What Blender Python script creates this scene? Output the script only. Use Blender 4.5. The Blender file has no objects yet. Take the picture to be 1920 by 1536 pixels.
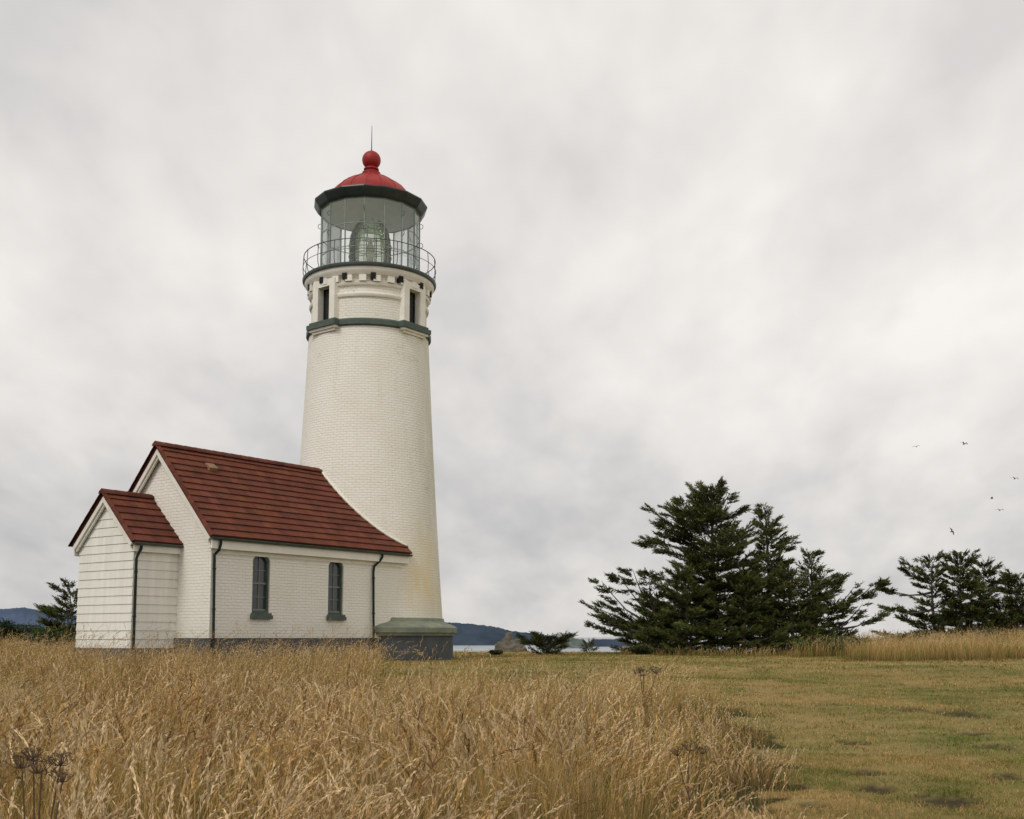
import bpy, math, random
import numpy as np
from mathutils import Vector, noise as mnoise
random.seed(7); RNG=np.random.default_rng(7)
S=bpy.context.scene; COL=S.collection
R=math.radians; PI=math.pi
# ---------------- camera model (used to survey real positions) ----------------
F=2100.; PITCH=R(6); EYE=1.55; CY=1195-F*math.tan(PITCH)
cp,sp=math.cos(PITCH),math.sin(PITCH)
def at(px,py,Y):
    u=(px-960)/F; v=(CY-py)/F
    dy=cp-v*sp; t=Y/dy
    return Vector((u*t,Y,EYE+(sp+v*cp)*t))
# ---------------- helpers ----------------
def tag(o,label=None,cat=None,group=None,kind=None):
    if label:o['label']=label
    if cat:o['category']=cat
    if group:o['group']=group
    if kind:o['kind']=kind
    return o
def empty(name,loc,rz=0,**k):
    o=bpy.data.objects.new(name,None); COL.objects.link(o); o.location=loc; o.rotation_euler=(0,0,rz); o.empty_display_size=.3
    return tag(o,**k)
def link(name,me,mat,parent=None):
    o=bpy.data.objects.new(name,me); COL.objects.link(o)
    if mat: me.materials.append(mat)
    if parent: o.parent=parent
    return o
class MB:
    def __init__(s): s.v=[];s.f=[];s.sm=[];s.c=[]
    def add(s,vs,fs,smooth=False,col=(1,1,1)):
        n=len(s.v); s.v+= [tuple(p) for p in vs]; s.f+=[tuple(i+n for i in f) for f in fs]
        s.sm+=[smooth]*len(fs); s.c+=[tuple(col)+(1,)]*len(vs); return s
    def box(s,x0,x1,y0,y1,z0,z1,col=(1,1,1)):
        vs=[(x,y,z) for z in (z0,z1) for y in (y0,y1) for x in (x0,x1)]
        return s.hexa(vs,col)
    def hexa(s,vs,col=(1,1,1)):
        return s.add(vs,[(0,2,3,1),(4,5,7,6),(0,1,5,4),(2,6,7,3),(0,4,6,2),(1,3,7,5)],False,col)
    def tube(s,pts,r,n=8,smooth=True,cap=True,col=(1,1,1)):
        pts=[Vector(p) for p in pts]; m=len(pts)
        rs=r if isinstance(r,(list,tuple)) else [r]*m
        vs=[];prev=None
        for i,p in enumerate(pts):
            t=(pts[min(i+1,m-1)]-pts[max(i-1,0)])
            if t.length<1e-9:t=Vector((0,0,1))
            t.normalize()
            ref=prev if prev is not None else (Vector((0,0,1)) if abs(t.z)<.9 else Vector((1,0,0)))
            a=(ref-t*ref.dot(t))
            if a.length<1e-6:a=t.orthogonal()
            a.normalize(); b=t.cross(a); prev=a
            for k in range(n):
                an=2*PI*k/n; vs.append(p+(a*math.cos(an)+b*math.sin(an))*rs[i])
        fs=[(i*n+k,i*n+(k+1)%n,(i+1)*n+(k+1)%n,(i+1)*n+k) for i in range(m-1) for k in range(n)]
        if cap: fs+=[tuple(reversed(range(n))),tuple((m-1)*n+k for k in range(n))]
        return s.add(vs,fs,smooth,col)
    def ring(s,Rr,z,r,n=48,m=6,rot=0):     # z is world height
        vs=[];fs=[];z=z-.8
        for i in range(n):
            a=2*PI*i/n+rot
            for k in range(m):
                b=2*PI*k/m+PI/4; rr=Rr+r*math.cos(b); vs.append((rr*math.sin(a),-rr*math.cos(a),z+r*math.sin(b)))
        for i in range(n):
            for k in range(m):
                j=(i+1)%n; q=(k+1)%m; fs.append((i*m+k,j*m+k,j*m+q,i*m+q))
        return s.add(vs,fs,False)
    def lathe(s,prof,n=64,smooth=True,skip=None,rot=0):
        vs=[];fs=[];m=len(prof)
        for i in range(n):
            a=2*PI*i/n+rot
            for r,z in prof: vs.append((r*math.sin(a),-r*math.cos(a),z))
        for i in range(n):
            j=(i+1)%n; am=2*PI*(i+.5)/n+rot
            for k in range(m-1):
                if skip and skip(am,(prof[k][1]+prof[k+1][1])/2): continue
                fs.append((i*m+k,j*m+k,j*m+k+1,i*m+k+1))
        return s.add(vs,fs,smooth)
    def build(s,name,mat,parent=None):
        me=bpy.data.meshes.new(name); me.from_pydata(s.v,[],s.f)
        me.polygons.foreach_set('use_smooth',s.sm)
        ca=me.color_attributes.new('Col','FLOAT_COLOR','POINT'); ca.data.foreach_set('color',np.array(s.c,dtype=np.float32).ravel())
        me.update()
        if any(s.sm): me.set_sharp_from_angle(angle=R(35))
        return link(name,me,mat,parent)
def npmesh(name,verts,faces,mat,cols=None,parent=None,smooth=False):
    verts=np.asarray(verts,dtype=np.float32).reshape(-1,3); faces=np.asarray(faces,dtype=np.int32)
    k=faces.shape[1]; nf=len(faces)
    me=bpy.data.meshes.new(name); me.vertices.add(len(verts)); me.vertices.foreach_set('co',verts.ravel())
    me.loops.add(nf*k); me.loops.foreach_set('vertex_index',faces.ravel())
    me.polygons.add(nf); me.polygons.foreach_set('loop_start',np.arange(0,nf*k,k,dtype=np.int32))
    if smooth: me.polygons.foreach_set('use_smooth',np.ones(nf,dtype=bool))
    me.update(calc_edges=True)
    if cols is not None:
        c=np.ones((len(verts),4),dtype=np.float32); c[:,:3]=np.asarray(cols).reshape(-1,3)
        ca=me.color_attributes.new('Col','FLOAT_COLOR','POINT'); ca.data.foreach_set('color',c.ravel())
    return link(name,me,mat,parent)
_ns={}
def nz(x,y,s,seed=0):
    if seed not in _ns:
        r=np.random.default_rng(seed+100); _ns[seed]=[(r.uniform(0,2*PI),r.uniform(.6,2.2),r.uniform(0,6.28)) for _ in range(9)]
    o=0
    for a,f,p in _ns[seed]:
        o=o+np.sin((x*math.cos(a)+y*math.sin(a))*f/s*2+p)
    return o/4.5
def sstep(t): 
    t=np.clip(t,0,1); return t*t*(3-2*t)
# ---------------- materials ----------------
def newmat(name):
    m=bpy.data.materials.new(name); m.use_nodes=True; nt=m.node_tree
    b=nt.nodes['Principled BSDF']; return m,nt,b
def N(nt,t,**k):
    n=nt.nodes.new(t)
    for a,v in k.items(): setattr(n,a,v)
    return n
def mixc(nt,fac,a,b,bt='MIX'):
    n=N(nt,'ShaderNodeMix',data_type='RGBA',blend_type=bt)
    for i,v in ((0,fac),(6,a),(7,b)):
        if isinstance(v,(int,float)): n.inputs[i].default_value=v
        elif isinstance(v,tuple): n.inputs[i].default_value=v+(1,) if len(v)==3 else v
        else: nt.links.new(v,n.inputs[i])
    return n.outputs[2]
def mth(nt,op,a,b=None,c=None,clamp=False):
    n=N(nt,'ShaderNodeMath',operation=op); n.use_clamp=clamp
    for i,v in enumerate((a,b,c)):
        if v is None: continue
        if isinstance(v,(int,float)): n.inputs[i].default_value=v
        else: nt.links.new(v,n.inputs[i])
    return n.outputs[0]
def noise(nt,vec,scale,detail=4,rough=.55,dist=0):
    n=N(nt,'ShaderNodeTexNoise'); n.inputs['Scale'].default_value=scale; n.inputs['Detail'].default_value=detail
    n.inputs['Roughness'].default_value=rough; n.inputs['Distortion'].default_value=dist
    if vec is not None: nt.links.new(vec,n.inputs['Vector'])
    return n.outputs['Fac']
def mapr(nt,v,a,b,c=0,d=1):
    n=N(nt,'ShaderNodeMapRange'); nt.links.new(v,n.inputs[0])
    for i,x in zip((1,2,3,4),(a,b,c,d)): n.inputs[i].default_value=x
    return n.outputs[0]
def vscale(nt,vec,s):
    n=N(nt,'ShaderNodeVectorMath',operation='MULTIPLY'); nt.links.new(vec,n.inputs[0]); n.inputs[1].default_value=s; return n.outputs[0]
def bump(nt,b,h,strength,dist=.02,prev=None):
    n=N(nt,'ShaderNodeBump'); n.inputs['Strength'].default_value=strength; n.inputs['Distance'].default_value=dist
    nt.links.new(h,n.inputs['Height'])
    nt.links.new(n.outputs[0],b.inputs['Normal']); return n.outputs[0]
def basic(name,c1,c2=None,rough=.7,scale=2.,bmp=.2,bs=30,metal=0,streak=False,spec=.3,attr=False):
    m,nt,b=newmat(name); tc=N(nt,'ShaderNodeTexCoord').outputs['Object']
    c2=c2 or tuple(x*.7 for x in c1)
    v=vscale(nt,tc,(3,3,.35)) if streak else tc
    f=mapr(nt,noise(nt,v,scale,6,.6),.35,.65)
    c=mixc(nt,f,c1,c2)
    if attr:
        a=N(nt,'ShaderNodeVertexColor',layer_name='Col').outputs[0]; c=mixc(nt,1.,c,a,'MULTIPLY')
    nt.links.new(c,b.inputs['Base Color']); b.inputs['Roughness'].default_value=rough; b.inputs['Metallic'].default_value=metal
    b.inputs['Specular IOR Level'].default_value=spec
    if bmp: bump(nt,b,noise(nt,tc,bs,3),bmp,.01)
    return m
def painted_brick(name,round_=False):
    m,nt,b=newmat(name); tc=N(nt,'ShaderNodeTexCoord').outputs['Object']
    sx=N(nt,'ShaderNodeSeparateXYZ'); nt.links.new(tc,sx.inputs[0]); X,Y,Z=sx.outputs
    if round_:
        ang=mth(nt,'ARCTAN2',X,mth(nt,'MULTIPLY',Y,-1)); U=mth(nt,'MULTIPLY',ang,2.35)
    else: U=mth(nt,'ADD',X,Y)
    cb=N(nt,'ShaderNodeCombineXYZ'); nt.links.new(U,cb.inputs[0]); nt.links.new(Z,cb.inputs[1]); V=cb.outputs[0]
    br=N(nt,'ShaderNodeTexBrick'); nt.links.new(V,br.inputs['Vector']); br.inputs['Scale'].default_value=1
    br.inputs['Brick Width'].default_value=.24; br.inputs['Row Height'].default_value=.085; br.inputs['Mortar Size'].default_value=.009; br.inputs['Mortar Smooth'].default_value=.6
    base=mixc(nt,mapr(nt,noise(nt,V,.8,5,.6),.35,.7),(.88,.85,.77),(.83,.79,.69))
    st=mapr(nt,noise(nt,vscale(nt,V,(2.2,.22,1)),1.6,6,.65),.54,.80,0,.38)
    base=mixc(nt,st,base,(.60,.57,.45))
    base=mixc(nt,mth(nt,'MULTIPLY',br.outputs['Fac'],.22),base,(.54,.51,.43))
    spots=mapr(nt,noise(nt,V,9,6,.75),.66,.76,0,.6)
    base=mixc(nt,spots,base,(.44,.40,.31))
    if round_:
        worn=mth(nt,'MULTIPLY',mapr(nt,noise(nt,V,.55,3),.60,.72),mapr(nt,noise(nt,V,7,5,.7),.47,.6,0,.7))
        base=mixc(nt,worn,base,(.46,.42,.33))
        side=mapr(nt,mth(nt,'ADD',ang,mapr(nt,noise(nt,V,.9,4),0,1,-.25,.25)),.6,1.35)
        gm=mth(nt,'MULTIPLY',side,mapr(nt,noise(nt,vscale(nt,V,(1.5,.25,1)),1.5,5),.3,.6,.12,.6))
        base=mixc(nt,gm,base,(.53,.51,.37))
        yz=mth(nt,'MULTIPLY',mapr(nt,Z,5.0,2.6),mapr(nt,Z,1.2,2.2))
        ya=mth(nt,'MULTIPLY',mapr(nt,ang,.35,.7),mapr(nt,ang,1.5,.9))
        ym=mth(nt,'MULTIPLY',mth(nt,'MULTIPLY',yz,ya),mapr(nt,noise(nt,vscale(nt,V,(1.4,.35,1)),1.8,5),.3,.6,.1,.85))
        base=mixc(nt,ym,base,(.79,.65,.36))
    else:
        low=mapr(nt,mth(nt,'ADD',Z,mapr(nt,noise(nt,V,2.5,4),0,1,-.5,.5)),1.3,.6,0,.3)
        base=mixc(nt,low,base,(.52,.50,.39))
    nt.links.new(base,b.inputs['Base Color']); b.inputs['Roughness'].default_value=.75; b.inputs['Specular IOR Level'].default_value=.25
    h=mth(nt,'ADD',mth(nt,'MULTIPLY',br.outputs['Fac'],-1.),mth(nt,'MULTIPLY',noise(nt,V,14,4),1.4))
    bump(nt,b,h,.7,.014); return m
M={}
M['tower']=painted_brick('painted_tower_brick',True)
M['wall']=painted_brick('painted_wall_brick')
M['white']=basic('white_trim_paint',(.85,.82,.745),(.77,.735,.64),.6,3,.15,25)
M['siding']=basic('siding_paint',(.86,.84,.775),(.77,.745,.655),.6,2.,.15,25,streak=True)
M['cap']=basic('grey_green_cap',(.15,.175,.135),(.25,.26,.19),.8,2.5,.4,15)
M['found']=basic('slate_foundation_paint',(.055,.066,.078),(.085,.095,.10),.7,2,.35,12)
M['green']=basic('dark_green_trim',(.06,.085,.073),(.095,.12,.095),.6,4,.15,20)
M['sash']=basic('grey_green_sash',(.17,.19,.17),(.22,.24,.21),.6,4,.1,20)
M['iron']=basic('dark_green_iron',(.035,.05,.046),(.06,.08,.07),.45,5,.1,30,spec=.5)
M['black']=basic('black_green_roof_iron',(.02,.028,.028),(.035,.045,.04),.4,4,.1,25,spec=.5)
M['pipe']=basic('dark_green_downspout_paint',(.014,.022,.02),(.025,.034,.03),.6,4,.1,25,spec=.15)
M['red']=basic('red_dome_paint',(.34,.02,.016),(.25,.018,.015),.5,2.5,.15,15,spec=.3)
M['tile']=basic('red_brown_roof_tile',(.162,.053,.033),(.112,.040,.027),.85,2.2,.5,30,attr=True,spec=.1)
M['tan']=basic('tan_vent',(.28,.17,.10),None,.7)
M['dark']=basic('dark_opening',(.012,.013,.012),None,.8,bmp=0)
M['ceil']=basic('pale_lantern_ceiling',(.88,.90,.86),(.80,.82,.77),.6,3,.1,20)
M['floor']=basic('pale_bounce_floor',(.80,.80,.76),(.72,.72,.68),.6,3,.1,20)  # pale so the added floor throws daylight up into the lantern
M['brass']=basic('old_brass',(.32,.29,.15),(.20,.19,.10),.4,6,.1,30,metal=.5)
M['mullion']=basic('pale_green_mullion_paint',(.30,.35,.32),(.22,.27,.24),.5,6,.1,30)
def glassmat(name,tint,gl,fac,rough=.03,k=1.):
    m=bpy.data.materials.new(name); m.use_nodes=True; nt=m.node_tree; nt.nodes.clear()
    o=N(nt,'ShaderNodeOutputMaterial'); t=N(nt,'ShaderNodeBsdfTransparent'); t.inputs[0].default_value=tint+(1,)
    g=N(nt,'ShaderNodeBsdfGlossy'); g.inputs['Color'].default_value=gl+(1,); g.inputs['Roughness'].default_value=rough
    mx=N(nt,'ShaderNodeMixShader'); fr=N(nt,'ShaderNodeFresnel'); fr.inputs[0].default_value=1.45
    f=mth(nt,'ADD',mth(nt,'MULTIPLY',fr.outputs[0],k),fac,clamp=True)
    nt.links.new(f,mx.inputs[0]); nt.links.new(t.outputs[0],mx.inputs[1]); nt.links.new(g.outputs[0],mx.inputs[2]); nt.links.new(mx.outputs[0],o.inputs[0]); return m
def brightened_glass(name,amount=.10):   # window glass with a pale diffuse layer mixed in to brighten the panes
    m=glassmat(name,(.985,1.,.995),(.9,.93,.91),.02,.05,.7); nt=m.node_tree
    o=[n for n in nt.nodes if n.type=='OUTPUT_MATERIAL'][0]; src=o.inputs[0].links[0].from_socket
    d=N(nt,'ShaderNodeBsdfTranslucent'); d.inputs[0].default_value=(.88,.91,.89,1); d2=N(nt,'ShaderNodeBsdfDiffuse'); d2.inputs[0].default_value=(.85,.88,.86,1)
    a=N(nt,'ShaderNodeMixShader'); a.inputs[0].default_value=.5; nt.links.new(d.outputs[0],a.inputs[1]); nt.links.new(d2.outputs[0],a.inputs[2])
    mx=N(nt,'ShaderNodeMixShader'); mx.inputs[0].default_value=amount; nt.links.new(src,mx.inputs[1]); nt.links.new(a.outputs[0],mx.inputs[2]); nt.links.new(mx.outputs[0],o.inputs[0]); return m
M['glass']=brightened_glass('lantern_glass')
M['lens']=glassmat('prism_glass',(.95,.98,.92),(.92,.98,.88),.12,.12,.9)
def darkglass(name,c,rough=.12):
    m,nt,b=newmat(name); tc=N(nt,'ShaderNodeTexCoord').outputs['Object']
    b.inputs['Base Color'].default_value=c+(1,)
    b.inputs['Roughness'].default_value=rough; b.inputs['Specular IOR Level'].default_value=.6
    bump(nt,b,noise(nt,tc,1.5,1),.08,.02); return m
M['pane']=darkglass('window_pane_glass',(.055,.065,.066))
M['slotpane']=darkglass('dark_slot_glass',(.018,.021,.021))
def attrmat(name,rough=.8,trans=.25,vary=.25,vs=6):
    m,nt,b=newmat(name); a=N(nt,'ShaderNodeVertexColor',layer_name='Col').outputs[0]
    tc=N(nt,'ShaderNodeTexCoord').outputs['Object']
    c=mixc(nt,vary,a,mixc(nt,mapr(nt,noise(nt,tc,vs,3),.3,.7),(.35,.35,.35),(1.5,1.5,1.5)),'MULTIPLY')
    nt.links.new(c,b.inputs['Base Color']); b.inputs['Roughness'].default_value=rough; b.inputs['Specular IOR Level'].default_value=.12
    if trans:
        t=N(nt,'ShaderNodeBsdfTranslucent'); nt.links.new(c,t.inputs[0]); mx=N(nt,'ShaderNodeMixShader'); mx.inputs[0].default_value=trans
        o=nt.nodes['Material Output']; nt.links.new(b.outputs[0],mx.inputs[1]); nt.links.new(t.outputs[0],mx.inputs[2]); nt.links.new(mx.outputs[0],o.inputs[0])
    return m
M['grass']=attrmat('dry_grass',.75,.2,.35,1.2)
M['needle']=attrmat('spruce_needles',.6,.18,.5,1.5)
M['leaf']=attrmat('shrub_leaves',.6,.25,.4,2)
M['bark']=basic('grey_bark',(.13,.11,.09),(.06,.05,.04),.9,6,.6,20)
M['dry']=basic('dried_stalk',(.085,.055,.033),(.14,.092,.052),.9,20,.3,60)
M['rock']=basic('weathered_rock',(.17,.145,.115),(.085,.08,.06),.95,1.6,.8,3)
M['bird']=basic('dark_feathers',(.02,.02,.022),(.04,.04,.04),.7,5,.1)
M['hillblue']=basic('haze_tinted_forest',(.085,.115,.175),(.065,.09,.14),1,.002,.0,spec=0)  # distance haze is put into the blue base colour
M['hillmid']=basic('haze_tinted_headland',(.055,.075,.105),(.035,.05,.07),1,.004,.0,spec=0)  # bluish base colour carries the distance haze
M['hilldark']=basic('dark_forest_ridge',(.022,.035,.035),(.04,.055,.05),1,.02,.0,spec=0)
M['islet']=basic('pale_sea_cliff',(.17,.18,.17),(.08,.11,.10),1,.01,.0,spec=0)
# ---------------- world ----------------
W=bpy.data.worlds.new('World'); S.world=W; W.use_nodes=True; nt=W.node_tree; nt.nodes.clear()
out=N(nt,'ShaderNodeOutputWorld'); SUN_EL,SUN_AZ=R(46),R(216)
sky=N(nt,'ShaderNodeTexSky',sky_type='NISHITA'); sky.sun_disc=False; sky.sun_elevation=SUN_EL; sky.sun_rotation=SUN_AZ
bg1=N(nt,'ShaderNodeBackground'); bg1.inputs[1].default_value=.1; nt.links.new(sky.outputs[0],bg1.inputs[0])
tc=N(nt,'ShaderNodeTexCoord').outputs['Generated']; sx=N(nt,'ShaderNodeSeparateXYZ'); nt.links.new(tc,sx.inputs[0]); X,Y,Z=sx.outputs
Zc=mth(nt,'MAXIMUM',Z,0.); dn=mth(nt,'ADD',Zc,.42)
cb=N(nt,'ShaderNodeCombineXYZ'); nt.links.new(mth(nt,'DIVIDE',X,dn),cb.inputs[0]); nt.links.new(mth(nt,'DIVIDE',Y,dn),cb.inputs[1])
def mapped(rot,sc,loc=(0,0,0)):
    mp=N(nt,'ShaderNodeMapping'); nt.links.new(cb.outputs[0],mp.inputs[0]); mp.inputs['Rotation'].default_value=(0,0,R(rot)); mp.inputs['Scale'].default_value=sc; mp.inputs['Location'].default_value=loc; return mp.outputs[0]
n1=noise(nt,mapped(-35,(1.,.75,1),(3.1,1.7,0)),2.3,2,.45,.15); n2=noise(nt,mapped(-48,(1.15,.8,1),(1,5,0)),5.6,3,.48,.15)
n3=noise(nt,mapped(-52,(1.3,.8,1),(7,2,0)),12,3,.5,.2)
s=mth(nt,'ADD',mth(nt,'ADD',mth(nt,'MULTIPLY',n1,.48),mth(nt,'MULTIPLY',n2,.36)),mth(nt,'MULTIPLY',n3,.16))
s=mapr(nt,s,.37,.63)
hz=mapr(nt,Zc,0.,.26); lr=mapr(nt,X,-.5,.25)
ul=mth(nt,'MULTIPLY',mapr(nt,X,-.10,-.40),mapr(nt,Zc,.36,.52)); 
g=mth(nt,'ADD',mth(nt,'MULTIPLY',hz,.36),mth(nt,'MULTIPLY',lr,.16))
g=mth(nt,'SUBTRACT',g,mth(nt,'MULTIPLY',ul,.14))
s2=mth(nt,'ADD',mth(nt,'MULTIPLY',s,.46),mth(nt,'ADD',g,.02))
cr=N(nt,'ShaderNodeValToRGB'); nt.links.new(s2,cr.inputs[0]); e=cr.color_ramp.elements
e[0].position=.05; e[0].color=(.42,.425,.445,1); e[1].position=1.; e[1].color=(.96,.925,.885,1)
k=e.new(.36); k.color=(.60,.59,.585,1); k=e.new(.66); k.color=(.79,.76,.73,1)
bg2=N(nt,'ShaderNodeBackground'); nt.links.new(cr.outputs[0],bg2.inputs[0]); bg2.inputs[1].default_value=1.0
mx=N(nt,'ShaderNodeMixShader'); mx.inputs[0].default_value=.97
nt.links.new(bg1.outputs[0],mx.inputs[1]); nt.links.new(bg2.outputs[0],mx.inputs[2]); nt.links.new(mx.outputs[0],out.inputs[0])
sd=bpy.data.lights.new('sun','SUN'); sd.energy=1.5; sd.angle=R(20); sd.color=(1,.955,.89)
so=bpy.data.objects.new('sun',sd); COL.objects.link(so)
dv=Vector((math.sin(SUN_AZ)*math.cos(SUN_EL),math.cos(SUN_AZ)*math.cos(SUN_EL),math.sin(SUN_EL)))
so.rotation_euler=dv.to_track_quat('Z','Y').to_euler(); so.location=(0,0,60)
# ---------------- ground ----------------
def gz(x,y):
    x=np.asarray(x,float); y=np.asarray(y,float)
    g=.8*sstep((y-6)/28)
    g=g+.45*sstep((x-13)/14)*sstep((y-36)/20)+.35*sstep((-x-10)/10)*sstep((y-34)/14)
    near=sstep((np.hypot(x+5,y-37)-3)/8)
    g=g+near*(.045*nz(x,y,3.2,1)+.018*nz(x,y,.8,2))
    edge=57+22*sstep((x-15)/12)+18*sstep((-x-14)/10)
    d=np.clip(y-edge,0,None); g=g-np.minimum(.012*d*d+.12*d,80)
    return g
patches=[(1620,1448,.55,.16),(1772,1502,.75,.2),(1598,1392,.5,.14),(1862,1402,.6,.18),(1805,1340,.9,.3),(1640,1478,.45,.13),(1830,1375,.5,.15),(1700,1330,.5,.2),(1880,1455,.4,.2),(1520,1508,.3,.2)]
def ground_hit(px,py):
    lo,hi=4.,60.
    for _ in range(40):
        m=(lo+hi)/2; p=at(px,py,m)
        if p.z>float(gz(p.x,p.y)): lo=m
        else: hi=m
    return at(px,py,lo)
PT=[]
for px,py,a,b in patches:
    p=ground_hit(px,py); PT.append((p.x,p.y,a*.48,a*.48*1.1))
def dirt(x,y):
    d=np.zeros_like(np.asarray(x,float))
    for X0,Y0,a,b in PT:
        q=((x-X0)/a)**2+((y-Y0)/b)**2+.7*nz(x,y,.13,5)
        d=np.maximum(d,1-sstep((q-.3)/.9))
    return d
xs=np.concatenate([-np.geomspace(300,6.1,60),np.arange(-6,8.01,.12),np.geomspace(8.15,300,70)])
ys=np.concatenate([np.arange(-40,4,2),np.arange(4,18,.12),np.geomspace(18,400,120)])
GX,GY=np.meshgrid(xs,ys); GZ=gz(GX,GY)
dd=dirt(GX,GY); GZ=GZ-.03*dd
ny,nx=GX.shape; idx=np.arange(nx*ny).reshape(ny,nx)
fc=np.stack([idx[:-1,:-1],idx[:-1,1:],idx[1:,1:],idx[1:,:-1]],-1).reshape(-1,4)
def rightedge(y): return .36+.205*y
def tallmask(x,y):
    e=rightedge(y)+.50*nz(x,y,1.4,8)+.30*nz(x,y,.4,11)
    far=np.where(x<-.12*y,60,19.+1.6*nz(x,y,2.,9)+np.clip(-x*1.0-.5,0,30))
    return (x<e)&(y<far)
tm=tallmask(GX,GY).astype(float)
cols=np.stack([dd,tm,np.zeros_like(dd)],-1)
m,nt,b=newmat('meadow_ground'); a=N(nt,'ShaderNodeVertexColor',layer_name='Col').outputs[0]; sc=N(nt,'ShaderNodeSeparateColor'); nt.links.new(a,sc.inputs[0])
tc=N(nt,'ShaderNodeTexCoord').outputs['Object']
c=mixc(nt,mapr(nt,noise(nt,tc,.35,5,.6),.42,.62),(.27,.20,.08),(.13,.14,.038))
c=mixc(nt,mapr(nt,noise(nt,tc,2.5,5,.65),.47,.7,0,.6),c,(.33,.25,.12))
c=mixc(nt,mapr(nt,noise(nt,tc,5,4,.7),.56,.70,0,.7),c,(.085,.075,.028))
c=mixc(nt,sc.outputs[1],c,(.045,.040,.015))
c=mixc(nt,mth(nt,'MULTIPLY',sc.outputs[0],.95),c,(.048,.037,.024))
nt.links.new(c,b.inputs['Base Color']); b.inputs['Roughness'].default_value=.95; b.inputs['Specular IOR Level'].default_value=.05
bump(nt,b,noise(nt,tc,9,6,.7),.8,.05); M['ground']=m
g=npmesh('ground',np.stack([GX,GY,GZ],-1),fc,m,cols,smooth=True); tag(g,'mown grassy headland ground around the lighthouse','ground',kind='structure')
m,nt,b=newmat('sea_water'); b.inputs['Roughness'].default_value=.32
tc=N(nt,'ShaderNodeTexCoord').outputs['Object']; bump(nt,b,noise(nt,vscale(nt,tc,(.004,.012,1)),1,6,.6),.5,4)
c=mixc(nt,mapr(nt,noise(nt,vscale(nt,tc,(.0004,.002,1)),1,4),.4,.6),(.17,.20,.23),(.30,.33,.35)); nt.links.new(c,b.inputs['Base Color'])
sea=MB().add([(-250000,150,-60),(250000,150,-60),(250000,250000,-60),(-250000,250000,-60)],[(0,1,2,3)]).build('water',m); tag(sea,'pale grey sea beyond the headland','sea',kind='structure')
def ridge(name,prof,D,depth,mat,label,jit,step=3,zb=-62):
    pxs=np.arange(prof[0][0],prof[-1][0]+.1,step); top=np.interp(pxs,[p[0] for p in prof],[p[1] for p in prof])
    r=np.random.default_rng(len(prof)*31+int(D)); top=top+r.uniform(-jit,jit,len(pxs))
    rows=[]
    for k,(fr,fz) in enumerate(((0,0),(.15,.35),(.35,.75),(.55,1.),(1.,.6))):
        row=[]
        for px,py in zip(pxs,top):
            p=at(px,py,D); row.append((p.x*(1-depth/D*(.55-fr)),D-depth*(.55-fr),zb+(p.z-zb)*fz*(1+(r.uniform(-.03,.03) if 0<k<3 else 0))))
        rows.append(row)
    n=len(pxs); v=np.array(rows).reshape(-1,3); id_=np.arange(len(v)).reshape(len(rows),n)
    f=np.stack([id_[:-1,:-1],id_[:-1,1:],id_[1:,1:],id_[1:,:-1]],-1).reshape(-1,4)
    return tag(npmesh(name,v,f,mat),label,'hill',kind='structure')
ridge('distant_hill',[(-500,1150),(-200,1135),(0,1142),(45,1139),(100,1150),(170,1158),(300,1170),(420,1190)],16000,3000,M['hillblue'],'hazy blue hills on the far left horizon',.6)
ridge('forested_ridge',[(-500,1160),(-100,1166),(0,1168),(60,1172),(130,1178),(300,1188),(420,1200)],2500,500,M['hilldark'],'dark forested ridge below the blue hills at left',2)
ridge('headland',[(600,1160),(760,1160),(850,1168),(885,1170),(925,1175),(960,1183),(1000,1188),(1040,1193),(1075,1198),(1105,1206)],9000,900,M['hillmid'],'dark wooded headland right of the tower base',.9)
ridge('sea_cliff',[(1022,1212),(1035,1202),(1048,1195),(1060,1190),(1070,1192),(1078,1197),(1090,1199),(1100,1204),(1112,1210)],6500,300,M['islet'],'pale cliff at the end of the wooded headland',.9,2)
ridge('breakwater',[(1108,1203),(1112,1199),(1135,1198.5),(1150,1199),(1163,1196),(1170,1199),(1178,1204)],7500,120,M['hillmid'],'low dark breakwater far out on the sea',.3,2)
# ---------------- lighthouse ----------------
G0=.8; TX,TY=-5.04,38.6
trz=math.atan2(-TX,TY)
LH=empty('lighthouse',(TX,TY,G0),trz,label='tall white tapering lighthouse tower with red domed glass lantern',cat='lighthouse')
def P(l): return [(r,z-G0) for r,z in l]
MB().lathe(P([(3.02,.3),(3.02,1.62)]),96).build('foundation',M['found'],LH)
pc=[(3.02,1.60),(3.09,1.605),(3.09,1.68),(3.16,1.70),(3.16,1.86),(3.13,1.90),(3.0,1.96),(2.80,2.03),(2.72,2.08),(2.70,2.16),(2.68,2.185),(2.5,2.20)]
MB().lathe(P(pc),128).build('plinth_cap',M['cap'],LH)
RB,RT,ZB,ZT=2.65,2.10,2.16,11.74
def rad(z): 
    t=(z-ZB)/(ZT-ZB); return RB+(RT-RB)*t-.03*math.sin(PI*min(1,max(0,t)))
MB().lathe(P([(rad(2.1+i*.494),2.1+i*.494) for i in range(21)]),128).build('tower_shaft',M['tower'],LH)
PA=[R(-46),R(46),R(134),R(-134)]
def obx(mb,a,d0,d1,w0,w1,z0,z1):
    vs=[]
    for z in (z0,z1):
        for w in (w0,w1):
            for d in (d0,d1): vs.append((d*math.sin(a)+w*math.cos(a),-d*math.cos(a)+w*math.sin(a),z-G0))
    return mb.hexa(vs)
mb=MB().lathe(P([(2.02,11.89),(2.14,11.92),(2.18,11.95),(2.18,12.1),(2.13,12.16),(1.98,12.19)]),96)
for a in PA:
    obx(mb,a,1.9,2.28,-.70,.70,11.94,12.09); obx(mb,a,1.9,2.22,-.63,.63,12.09,12.175)
mb.build('belt_course',M['green'],LH)
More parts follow.
